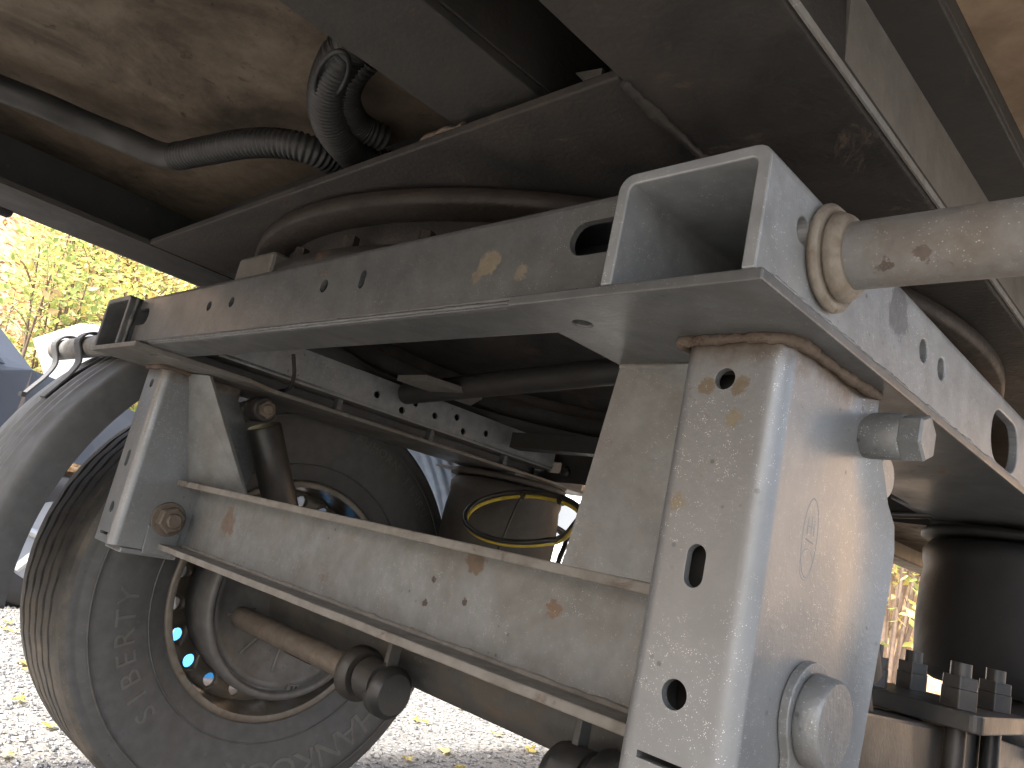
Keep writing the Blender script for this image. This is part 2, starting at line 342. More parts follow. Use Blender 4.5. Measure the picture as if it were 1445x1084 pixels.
# ================================================================== the setting
g = MB().add([(-150, -150, 0), (150, -150, 0), (150, 150, 0), (-150, 150, 0)], [(0, 1, 2, 3)]).build('ground', 'ground'); tag(g, None, None, kind='structure')
def bank_h(x, y):
    d = max(0.0, math.hypot((x+1)*1.0, (y+2)*.8)-8.3)
    h = 9.5*(1-math.exp(-d/7.5))
    return h+.18*math.sin(x*1.3+y*.7)*min(1, d)+.12*math.sin(x*.6-y*1.9)*min(1, d)-.06
mb = MB(); NR, NA = 26, 60
for i in range(NR):
    r = 7.6+(i/(NR-1))**1.4*34
    for j in range(NA):
        a = rad(-40+j/(NA-1)*250)          # clockwise-ish from +y towards -x
        x = -1-r*math.sin(a); y = -2+r*math.cos(a)/.8; mb.v.append((x, y, bank_h(x, y)))
mb.f = [(i*NA+j, i*NA+j+1, (i+1)*NA+j+1, (i+1)*NA+j) for i in range(NR-1) for j in range(NA-1)]; mb.sm = [True]*len(mb.f)
tag(mb.build('bank', 'bank'), None, None, kind='structure')

# ================================================================== trailer above
TR = thing('trailer', (0, 2.2, 1.174), 'dark underside of trailer body with steel chassis rails and stained plywood floor', 'trailer')
Z0, ZF = 1.174, 1.300
MB().box(-1.2, 1.2, -1.5, 5.5, ZF, ZF+.03).build('floor', 'ply', TR)
for s in (-1, 1):
    prof = rounded([(.566, Z0, 0), (.728, Z0, .006), (.716, ZF, 0), (.706, ZF, 0), (.714, Z0+.010, .004), (.566, Z0+.010, 0)], 0)
    if s < 0: prof = [(-a, b) for a, b in prof][::-1]
    r = MB().prism(prof, 'y', -1.5, 5.5).build('chassis_rail', 'chassis_rusty' if s > 0 else 'chassis', TR)
    if s < 0:
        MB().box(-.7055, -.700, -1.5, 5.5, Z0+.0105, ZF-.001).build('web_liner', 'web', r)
MB().box(-.5635, .5635, -.006, 1.75, Z0+.001, Z0+.012).build('bolster_plate', 'chassis_rusty', TR, .002)
MB().box(-.56, .56, .10, .115, Z0+.0125, ZF-.001).build('crossmember', 'dark', TR)
MB().box(-.56, .56, 1.60, 1.62, Z0+.0125, ZF-.001).build('crossmember', 'dark', TR)
cb = MB().box(.318, .446, -1.5, .0995, 1.200, 1.212); cb.box(.318, .326, -1.5, .0995, 1.2125, ZF-.001); cb.box(.438, .446, -1.5, .0995, 1.2125, ZF-.001)
cb.build('centre_beam', 'chassis', TR, .002)
MB().box(.717, .773, -1.5, 5.5, 1.270, 1.278).box(.7665, .773, -1.5, 5.5, 1.2785, ZF-.001).build('side_angle', 'chassis', TR, .0015)
MB().slab([(.7215, .078, Z0+.012), (.7215, .9, Z0+.012), (.7185, .9, 1.2695), (.7185, .078, 1.2695)], .005).build('web_doubler', 'plate', TR)
MB().box(.7283, .7305, -1.5, 5.5, Z0, Z0+.0075).build('lit_worn_edge', 'tube', TR)  # pale strip: edge highlight put into the colour, along with scratched steel
MB().box(.7735, 1.165, -1.5, 5.5, ZF-.005, ZF-.0006).build('outer_floor_board', 'ply_pale', TR)  # separate strip of floor in a paler plywood colour
MB().box(-1.2, -1.17, -1.5, 5.5, ZF-.012, ZF-.001).build('side_trim', 'chassis', TR)
MB().box(1.17, 1.2, -1.5, 5.5, ZF-.012, ZF-.001).build('side_trim', 'chassis', TR)
lp = MB().cyl((-.80, -.40, 1.193), (-.80, -.195, 1.193), .017, bev=.006).box(-.81, -.74, -.36, -.30, 1.193, 1.206).build('marker_lamp', 'trim', TR)
MB().slab([at(812, 103, 'y', .05), at(850, 96, 'y', .05), at(846, 118, 'y', .05), at(830, 122, 'y', .05)], .004).build('weld_tab', 'tube', TR)
bead([(.565, .0, Z0-.001), (.565, .2, Z0-.002), (.565, .6, Z0-.001)], .005, 5, 'weld_bead', 'chassis_rusty', TR)
MB().sweep(spline([at(596, 200, 'y', 0), at(625, 186, 'y', 0), at(655, 178, 'y', 0)], .006), lambda L, k: .004+.0012*math.sin(L*190)+.001*math.sin(L*83), 8).build('rust_crust', 'rust', TR)

# conduits under the floor
def conduit(name, pts, r, label, rib=True, ribrange=None):
    P = spline(pts, .0017)
    def rr(L, k):
        if ribrange and not (ribrange[0] < L < ribrange[1]): return r*.97
        return r*(1+.07*math.sin(L*2*math.pi/.0075)) if rib else r
    o = MB().sweep(P, rr, 18).build(name, 'conduit'); return tag(o, label, 'conduit')
z = 1.243
A = [at(-140, 60, 'z', 1.262), at(-40, 108, 'z', 1.262), at(60, 148, 'z', 1.262), at(120, 174, 'z', 1.262), at(178, 198, 'z', 1.25), at(235, 220, 'z', 1.238), at(290, 213, 'z', 1.24), at(345, 203, 'z', 1.243), at(400, 203, 'z', 1.245), at(445, 215, 'z', 1.245), at(500, 245, 'z', 1.25)]
conduit('corrugated_conduit', A, .0205, 'black ribbed conduit running sideways under the stained plywood floor', True, (.40, .9))
B = [Vector((.33, at(500, 60, 'z', 1.27).y-.02, 1.27)), at(500, 60, 'z', 1.272), at(480, 85, 'z', 1.262), at(465, 120, 'z', 1.255), at(462, 155, 'z', 1.25), at(476, 190, 'z', 1.25), at(510, 225, 'z', 1.255), at(560, 240, 'z', 1.262)]
conduit('corrugated_conduit', B, .024, 'thick black ribbed conduit looping up beside the centre beam')
B2 = [at(520, 80, 'z', 1.275), at(497, 105, 'z', 1.262), at(488, 140, 'z', 1.262), at(505, 175, 'z', 1.27), at(540, 195, 'z', 1.272)]
conduit('corrugated_conduit', B2, .018, 'thinner black ribbed conduit tucked behind the looping one')
ca = at(468, 108, 'z', 1.238); ea = (at(452, 140, 'z', 1.238)-at(484, 76, 'z', 1.238))*.5; eb = (at(486, 118, 'z', 1.232)-at(450, 98, 'z', 1.232))*.5
tag(MB().sweep([ca+ea*math.cos(2*math.pi*k/36)+eb*math.sin(2*math.pi*k/36) for k in range(36)], .0032, 8, closed=True).build('cable_loop', 'conduit'), 'thin black cable looped round the ribbed conduits', 'cable')

# turntable ring between the trailer and the dolly
TT = thing('turntable', (0, .775, 1.08), 'rusty round slewing turntable between the trailer and the dolly frame', 'turntable')
c = (0, .70, 0)
MB().lathe([(1.1735, .56), (1.1735, .672), (1.168, .681), (1.152, .681), (1.148, .676), (1.148, .56), (1.1735, .56)], c, 'z', 128).build('upper_ring', 'ring', TT)
MB().lathe([(1.1475, .57), (1.1475, .632), (1.105, .62), (1.100, .57), (1.1475, .57)], c, 'z', 128).build('ball_race', 'chassis_rusty', TT)
MB().lathe([(1.0995, .55), (1.0995, .665), (1.0775, .665), (1.0775, .55), (1.0995, .55)], c, 'z', 128).build('lower_ring', 'chassis', TT)
for i in range(26):
    a = -math.pi/2+(i-12.5)*.21
    x, y = .645*math.cos(a), .70+.645*math.sin(a)
    MB().cyl((x, y, 1.0996), (x, y, 1.125), .011, seg=6, smooth=False).build('bolt', 'ring', TT)
p = at(470, 352, 'y', .06)
MB().box(-.235, -.115, .038, .075, 1.078, 1.122).build('stop_block', 'plate', TT, .006)

# ================================================================== dolly frame
DF = thing('dolly_frame', (0, .6, .969), 'grey welded steel dolly frame with cross beam and hanging brackets', 'trailer frame')
ZP, ZB, ZT = .969, .9785, 1.0765
# cross beam, a hollow box with holes and end slots
o = MB().box(-.584, .584, .02, .10, ZB, ZT).build('cross_beam', 'frame', DF); addbevel(o, .008, 3); bake(o)
cut(o, MB().box(-.60, .60, .027, .093, ZB+.007, ZT-.007))
h = MB()
for x, z, r in ((-.252, 1.034, .0085), (-.170, 1.034, .0085), (.100, 1.034, .009)): h.prism(circ((x, z), r), 'y', .0, .05)
cut(o, h)
cut(o, MB().prism(stadium((.188, 1.034), .006, .006), 'y', 0, .05))
for s in (-1, 1): cut(o, MB().prism(stadium((s*.556, 1.036), .018, .0165, False), 'y', 0, .05))
# rails
for s in (-1, 1):
    prof = rounded([(.585, ZB, 0), (.585, ZT, .014), (.722, ZT, .014), (.722, ZB, 0), (.711, ZB, 0), (.711, ZT-.010, .006), (.596, ZT-.010, .006), (.596, ZB, 0)], 0)
    if s < 0: prof = [(-a, b) for a, b in prof][::-1]
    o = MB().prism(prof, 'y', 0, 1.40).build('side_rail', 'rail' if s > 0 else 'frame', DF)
    h = MB()
    for y, z, r in ((.06, 1.034, .0105), (.332, 1.032, .0115), (.387, 1.031, .0115)): h.prism(circ((y, z), r), 'x', *sorted((s*.70, s*.74)))
    cut(o, h)
    cut(o, MB().prism(stadium((.64, 1.018), .03, .032, False), 'x', *sorted((s*.70, s*.74))))
    addbevel(o, .0015, 2)
    pl = [(.480, 0), (.7285, 0), (.7285, 1.40), (.515, 1.40), (.515, .30), (.480, .23)]
    if s < 0: pl = [(-a, b) for a, b in pl][::-1]
    o = MB().prism(pl, 'z', ZP, ZB-.0003).build('base_plate', 'plate' if s < 0 else 'frame', DF); h = MB().prism(circ((s*.525, .054), .0095), 'z', .95, .99)
    cut(o, h)
    if s > 0: cut(o, MB().prism([(.50, .79), (.532, .80), (.531, .89), (.50, .83)], 'z', .95, .99))
    addbevel(o, .0015, 2)
    bead([(s*.584, .012, ZB), (s*.584, .012, 1.0), (s*.584, .012, 1.03), (s*.584, .014, ZT-.005)], .004, 11, 'weld_bead', 'frame', DF)
    bead([(s*.50, .016, ZB+.001), (s*.54, .016, ZB+.001), (s*.583, .016, ZB+.001)], .005, 12, 'weld_bead', 'frame', DF)
    bead([(s*.7235, .02, ZB), (s*.7235, .3, ZB), (s*.7235, .7, ZB)], .0035, 13, 'weld_bead', 'rail' if s > 0 else 'frame', DF)
bead([(-.47, .0195, ZB+.003), (0, .0195, ZB+.004), (.47, .0195, ZB+.003)], .0022, 15, 'weld_seam', 'frame', DF)
# mudguard tubes with their collars
for s in (-1, 1):
    yt, zt = (.105, 1.030) if s > 0 else (.09, 1.020)
    o = MB().cyl((s*.728, yt, zt), (s*1.36, yt, zt), .0262, seg=40).build('mudguard_tube', 'tube', DF)
    k = MB().cyl((s*.7225, yt, zt), (s*.731, yt, zt), .043, seg=40, bev=.003)
    k.cyl((s*.731, yt, zt), (s*.744, yt, zt), .036, .0325, seg=40, bev=.003); k.build('tube_collar', 'collar', o)
# hanger brackets
def hanger(s):
    lev = [(.9675, .268), (.945, .270), (.920, .285), (.895, .305), (.875, .318), (.858, .340), (.835, .347), (.80, .345), (.74, .335), (.66, .322), (.612, .312)]
    R_ = .017; xi, xo, yf = .602, .700, .105
    rows = []
    for zz, yr in lev:
        row = [(xi, yr)]+[(xi, yf+R_+(yr-yf-R_)*q) for q in (.66, .33)]
        row += [(xi+R_-R_*math.cos(a), yf+R_-R_*math.sin(a)) for a in [math.pi/2*k/7 for k in range(8)]]
        row += [(xi+R_+(xo-xi-2*R_)*q, yf) for q in (.33, .66)]
        row += [(xo-R_+R_*math.sin(a), yf+R_-R_*math.cos(a)) for a in [math.pi/2*k/7 for k in range(8)]]
        row += [(xo, yf+R_+(yr-yf-R_)*q) for q in (.33, .66, .86)]+[(xo+.010, yr)]
        rows.append([(s*x, y, zz) for x, y in row])
    n = len(rows[0]); mb = MB()
    mb.add([v for r in rows for v in r], [(i*n+j, i*n+j+1, (i+1)*n+j+1, (i+1)*n+j) for i in range(len(rows)-1) for j in range(n-1)], True)
    o = mb.build('hanger_bracket', 'bracket', DF, fix=False)
    sol = o.modifiers.new('solid', 'SOLIDIFY'); sol.thickness = .008; sol.offset = 1 if s > 0 else -1
    bake(o)
    # make sure that the wall grew inwards
    bm = bmesh.new(); bm.from_mesh(o.data); bmesh.ops.recalc_face_normals(bm, faces=bm.faces); bm.to_mesh(o.data); bm.free()
    h = MB()
    h.prism(circ((s*.648, .932), .0092), 'y', .08, .13); h.prism(circ((s*.648, .679), .0112), 'y', .08, .13)
    cut(o, h); cut(o, MB().prism(stadium((s*.648, .777), .0085, .0085), 'y', .08, .13))
    cut(o, MB().box(*sorted((s*.624, s*.668)), .08, .13, .6265, .6315))
    for p in o.data.polygons: p.use_smooth = True
    b = o.modifiers.new('bevel', 'BEVEL'); b.width = .0014; b.segments = 2; b.limit_method = 'ANGLE'; b.angle_limit = rad(50)
    wn = o.modifiers.new('wn', 'WEIGHTED_NORMAL'); wn.keep_sharp = True
    # weld to the base plate
    bead([(s*.600, .20, .9665), (s*.599, .14, .9665), (s*.600, .106, .966), (s*.625, .1015, .9655), (s*.66, .101, .966), (s*.688, .103, .966), (s*.7025, .118, .966), (s*.7035, .17, .966), (s*.705, .22, .966), (s*.709, .268, .966)], .005, 20+s, parent=o)
    # shock bolt: sleeve and hex head outside
    k = MB().cyl((s*.697, .275, .930), (s*.734, .275, .930), .0215, seg=32, bev=.0015); k.hexa((s*.7342, .275, .930), 'x', s*.019, .038)
    k.build('shock_bolt', 'bolt', o)
    MB().cyl((s*.690, .318, .900), (s*.706, .318, .900), .023, seg=28, bev=.004).build('bush_end', 'bracket', o)
    # pivot bolt: round head outside on a bent plate, nut and washer inside
    k = MB().cyl((s*.7085, .212, .680), (s*.7285, .212, .680), .036, .0345, seg=44, bev=.0025); k.build('pivot_bolt', 'bolt', o)
    pl = [(.186, .613), (.240, .613), (.2435, .66)]+[(.212+.0415*math.cos(a_), .682+.0415*math.sin(a_)) for a_ in [rad(-35+k_*14) for k_ in range(18)]]+[(.182, .65)]
    MB().prism(pl, 'x', *sorted((s*.7005, s*.7085))).build('pivot_plate', 'bolt', o, .0015)
    k = MB().cyl((s*.6015, .20, .677), (s*.596, .20, .677), .034, seg=32, bev=.001); k.hexa((s*.596, .20, .677), 'x', -s*.020, .046); k.cyl((s*.58, .20, .677), (s*.565, .20, .677), .0145, seg=20, bev=.002)
    k.build('pivot_nut', 'nut', o)
    pl = [(.168, .606), (.225, .606), (.232, .65), (.214, .655), (.165, .66)]
    MB().prism(pl, 'x', *sorted((s*.6015, s*.597))).build('adjuster_plate', 'bracket', o, .001)
    MB().box(*sorted((s*.606, s*.694)), .13, .24, .600, .611).build('stop_strip', 'bracket', o, .002)
    MB().box(*sorted((s*.6135, s*.6865)), .130, .19, .735, .945).build('dark_hole_liner', 'black', o, .006)  # black liner added behind the front holes so they read dark
    # cast emblem on the outer cheek
    e = MB(); cy, cz = .186, .818; X = s*.6992
    e.sweep([(X, cy+.0135*math.cos(a), cz+.030*math.sin(a)+(.004 if math.sin(a) > 0 else 0)) for a in [2*math.pi*i/40 for i in range(40)]], .0011, 8, closed=True)
    e.sweep([(X, cy-.001+.0115*math.cos(a), cz-.020+.0125*math.sin(a)) for a in [2*math.pi*i/30 for i in range(30)]], .0010, 8, closed=True)
    for (a0, b0, a1, b1) in ((-.006, .018, -.006, .004), (.001, .020, .001, .005), (.006, .017, .006, .004), (-.006, .011, .006, .011), (-.007, .000, .007, -.002)):
        e.sweep([(X, cy+a0, cz+b0), (X, cy+(a0+a1)/2, cz+(b0+b1)/2), (X, cy+a1, cz+b1)], .0011, 8)
    e.build('cast_emblem', 'emblem', o)
    return o
HB = {s: hanger(s) for s in (-1, 1)}
# gusset plates between the brackets, the base plates and the lower beam
MB().slab([(-.604, .160, ZP), (-.604, .226, .752), (-.452, .279, .752), (-.539, .176, ZP)], .008).build('gusset', 'beam', DF, .001)
p1, p2, p3, p4 = (.484, .176, ZP), (.432, .205, .752), (.606, .205, .752), (.606, .176, ZP)
MB().slab([p1, p2, p3, p4], .008).build('gusset', 'beam', DF, .001)
bead([(.484, .172, ZP-.001), (.52, .173, ZP-.002), (.60, .173, ZP-.001)], .005, 31, 'weld_bead', 'plate', DF)
# lower cross beam: channel, web set back
o = MB().box(-.602, .602, .246, .256, .629, .745).build('lower_cross_beam', 'beam', DF)
for zz in (.7455, .617): 
    rn = random.Random(int(zz*1000)); n = 120; V = []; F = []
    for i in range(n+1):
        x = -.6015+1.203*i/n; j = rn.uniform(-.00025, .00025)+.0006*math.sin(i*.31+zz*9); k2 = rn.uniform(-.0002, .0002)
        V += [(x, .195+j, zz+k2), (x, .262, zz), (x, .262, zz+.0115), (x, .195+j, zz+.0115+k2)]
    F = [(4*i+a, 4*i+(a+1) % 4, 4*i+4+(a+1) % 4, 4*i+4+a) for i in range(n) for a in range(4)]+[(0, 3, 2, 1), (4*n, 4*n+1, 4*n+2, 4*n+3)]
    fl = MB().add(V, F).build('flange', 'flange', o); addbevel(fl, .002, 2)
bead([(-.60, .2455, .630), (0, .2455, .630), (.60, .2455, .630)], .004, 33, 'weld_bead', 'flange', o)
# inner channel with seven holes on the left rail
o = MB().box(-.506, -.50, .16, 1.16, 1.004, 1.078).build('inner_channel', 'rail', DF); h = MB()
for y, z in ((.536, 1.038), (.613, 1.023), (.648, 1.050), (.712, 1.037), (.781, 1.052), (.811, 1.024), (.888, 1.039)): h.prism(circ((y, z), .0085, 14), 'x', -.52, -.48)
cut(o, h)
MB().prism(rounded([(-.56, 1.0035, 0), (-.500, 1.0035, .004), (-.500, 1.012, 0), (-.5055, 1.012, 0), (-.5055, 1.009, 0), (-.56, 1.009, 0)], 0), 'y', .16, 1.16).build('channel_lip', 'plate', o)
for y in (.45, .72, .98): MB().box(-.53, -.512, y, y+.012, ZB, 1.003).build('weld_tack', 'frame', o)
# rear cross beam with an oblong opening
o = MB().box(-.584, .584, 1.20, 1.212, .9795, 1.0755).build('rear_cross_beam', 'chassis', DF)
cut(o, MB().prism(rounded([(-.557, 1.003, .008), (-.505, 1.003, .008), (-.505, 1.036, .008), (-.557, 1.036, .008)], 0), 'y', 1.1, 1.3))
MB().cyl((-.48, 1.199, 1.008), (-.48, 1.185, 1.008), .016, bev=.005).build('rubber_plug', 'black', o)
MB().box(-.574, -.568, 1.162, 1.1995, .98, 1.075).build('stiffener', 'frame', o)
# dark middle tube and pad between the rails
o = MB().cyl((-.48, .60, 1.032+.028), (.584, .60, 1.113+.028), .025, seg=28).build('diagonal_tube', 'chassis', DF)
MB().slab([at(560, 537, 'z', 1.058), at(600, 537, 'z', 1.058), at(680, 563, 'z', 1.058), at(664, 573, 'z', 1.058)], .012).build('pad_plate', 'plate', DF)
MB().box(-.47, .57, .95, .99, 1.02, 1.06).build('cross_strut', 'chassis', DF)
# ================================================================== axle, wheel, suspension
WY, WZ = .66, .522
AX = thing('axle', (0, WY, WZ), 'dusty dark axle tube with brake camshafts running under the dolly frame', 'axle')
MB().cyl((-.90, WY, WZ), (.90, WY, WZ), .066, seg=40).build('axle_tube', 'axle', AX)
for s in (-1, 1):
    d = MB().lathe([(-.816, 0), (-.816, .05), (-.824, .09), (-.824, .178), (-.816, .194), (-.810, .206), (-.814, .210), (-.814, .215), (-.796, .2155), (-.792, .221), (-.792, .230), (-.798, .235), (-.83, .236), (-.95, .222), (-1.07, .20), (-1.07, 0)] if s < 0 else [(.90, 0), (.90, .226), (.93, .232), (1.09, .228), (1.09, 0)], (0, WY, WZ), 'x', 72)
    d = d.build('brake_drum', 'drum', AX)
    if s < 0:
        for th in range(0, 360, 36):
            a = rad(th); ur = Vector((0, math.sin(a), math.cos(a))); ut = Vector((0, math.cos(a), -math.sin(a))); c0 = Vector((-.8235, WY, WZ))
            MB().sweep([c0+ur*.10, c0+ur*.14+ut*.004, c0+ur*.172+ut*.007], lambda L, k: .006-.0012*k, 8).build('stamped_rib', 'drum', d)
        c0 = at(412, 972, 'x', -.812); MB().box(-.826, -.806, c0.y-.016, c0.y+.016, c0.z-.012, c0.z+.012).build('inspection_plug', 'drum', d, .002)
        MB().box(-.8062, -.8045, c0.y-.009, c0.y-.003, c0.z-.008, c0.z+.008).box(-.8062, -.8045, c0.y+.003, c0.y+.009, c0.z-.008, c0.z+.008).build('plug_slot', 'dark', d)
    # camshaft tube, slack adjuster
    ys = .53; zs = .472
    MB().cyl((s*.845, ys, zs), (s*.30, ys, zs), .025, seg=24).build('camshaft_tube', 'nut', AX)
    k = MB().cyl((s*.325, ys, zs), (s*.29, ys, zs), .052, seg=32, bev=.008).cyl((s*.29, ys, zs), (s*.25, ys, zs), .034, seg=28, bev=.005)
    k.cyl((s*.245, ys+.01, zs-.012), (s*.20, ys+.01, zs-.012), .047, seg=32, bev=.01).cyl((s*.275, ys, zs), (s*.225, ys, zs), .04, seg=24)
    k.build('slack_adjuster', 'black', AX)
    MB().slab([(s*.235, ys-.008, zs), (s*.235, ys+.022, zs), (s*.235, ys+.018, zs+.16), (s*.235, ys-.002, zs+.16)], .012).build('adjuster_arm', 'axle', AX, .002)
    MB().cyl((s*.215, ys+.02, zs+.15), (s*.215, ys+.20, zs+.155), .062, seg=32, bev=.012).build('brake_chamber', 'black', AX)
# wheel
def wheel(s, xin, label):
    W_ = thing('wheel', (s*(xin+.19), WY, 0), label, 'wheel')
    X = s*(xin+.19); c = (X, WY, WZ)
    q = -s                                   # local +h points inboard
    R_ = .531
    side = [(.150, .300), (.160, .318), (.172, .345), (.182, .38), (.1885, .415), (.190, .44), (.1885, .462), (.184, .482), (.178, .496), (.176, .500), (.177, .506), (.172, .516)]
    sw = MB()
    sw.lathe([(q*h, r) for h, r in side], c, 'x', 160); sw.lathe([(-q*h, r) for h, r in side], c, 'x', 160)
    def squash(mb): mb.v = [(x, y, max(z, .0015+random.Random(int(y*1e4)).uniform(0, .001))) for x, y, z in mb.v]; return mb
    ty = squash(sw).build('tyre', 'rubber', W_)
    # tread: ribs and grooves
    tp = [(.172, .516), (.163, .526)]; gx = [.105, .052, .0, -.052, -.105]
    for g_ in gx: tp += [(g_+.0085, R_), (g_+.005, R_-.013), (g_-.005, R_-.013), (g_-.0085, R_)]
    tp += [(-.163, .526), (-.172, .516)]
    def wob(a, j):
        if j < 2 or j >= len(tp)-2: return 0
        return .0032*math.sin(a*46+(j//4)*1.3)
    t = MB().lathe([(q*h, r) for h, r in tp], c, 'x', 320, False, wob=wob)
    squash(t).build('tread', 'tread', ty)
    # sidewall ridges on the inboard side
    for r in (.348, .478):
        h = [hh for hh, rr in side if rr <= r][-1]
        squash(MB().sweep([(X+q*(h+.0025), WY+r*math.sin(a), WZ+r*math.cos(a)) for a in [2*math.pi*i/140 for i in range(140)]], .0022, 6, closed=True)).build('ridge', 'rubber', ty)
    # raised lettering on the inboard sidewall
    def text(word, th0, r, size, step, ex=.003):
        mbt = MB()
        for i, ch in enumerate(word):
            if ch == ' ': continue
            cu = bpy.data.curves.new('t', 'FONT'); cu.body = ch; cu.size = size; cu.extrude = ex/2; cu.align_x = 'CENTER'; cu.align_y = 'CENTER'; cu.resolution_u = 3
            ob = bpy.data.objects.new('t', cu); COL.objects.link(ob)
            dg = bpy.context.evaluated_depsgraph_get(); dg.update(); me = bpy.data.meshes.new_from_object(ob.evaluated_get(dg))
            th = rad(th0+step*i); up = Vector((0, math.sin(th), math.cos(th))); rt = Vector((0, math.cos(th), -math.sin(th)))
            if q < 0: rt = -rt
            ct = Vector((X+q*(.1905), WY, WZ))+up*r
            V = []
            for v in me.vertices:
                rad_r = r+v.co.y; kk = max(i_ for i_, e_ in enumerate(side[:-1]) if e_[1] <= rad_r); ff = (rad_r-side[kk][1])/(side[kk+1][1]-side[kk][1]); hh = side[kk][0]+(side[kk+1][0]-side[kk][0])*ff+.0006
                V.append(Vector((X+q*(hh+v.co.z), WY, WZ))+up*(r+v.co.y)+rt*v.co.x*1.05)
            mbt.add(V, [tuple(p.vertices) for p in me.polygons])
            bpy.data.objects.remove(ob); bpy.data.curves.remove(cu); bpy.data.meshes.remove(me)
        squash(mbt).build('raised_lettering', 'letter', ty)
    if s < 0:
        text('HANKOOK', 131, .418, .094, 9.0); text('SIBERTY', 226, .40, .064, 6.6); text('AUHORN JINRUI', 9, .452, .034, 3.7, .002)
    # rim
    xb = .155
    rp = [(xb, .288), (xb+.004, .300), (xb, .307), (xb-.008, .306), (xb-.014, .292), (xb-.05, .286), (xb-.10, .280), (-.06, .276), (-.13, .278), (-.145, .290), (-.150, .304), (-.152, .290), (-.135, .272), (-.06, .270), (xb-.10, .274), (xb-.05, .279), (xb, .288)]
    rim = MB().lathe([(q*h, r) for h, r in rp], c, 'x', 96).build('rim', 'rim', W_)
    dm = MB().lathe([(q*.058, .205), (q*.058, .25), (q*.066, .2785), (q*.056, .2785), (q*.048, .25), (q*.048, .205), (q*.058, .205)], c, 'x', 64).build('wheel_disc', 'rim', rim)
    hm = MB()
    for i in range(20):
        a = 2*math.pi*i/20+rad(5); hm.cyl((X-.3, WY+.2485*math.sin(a), WZ+.2485*math.cos(a)), (X+.3, WY+.2485*math.sin(a), WZ+.2485*math.cos(a)), .0165, seg=14)
    cut(dm, hm)
    MB().cyl((X-q*.138, WY, WZ), (X-q*.20, WY, WZ), .075, .06, seg=28, bev=.01).build('hub_cap', 'drum', W_)
    return W_
wheel(-1, .822, 'large black trailer tyre on a steel rim behind the left hanger bracket')
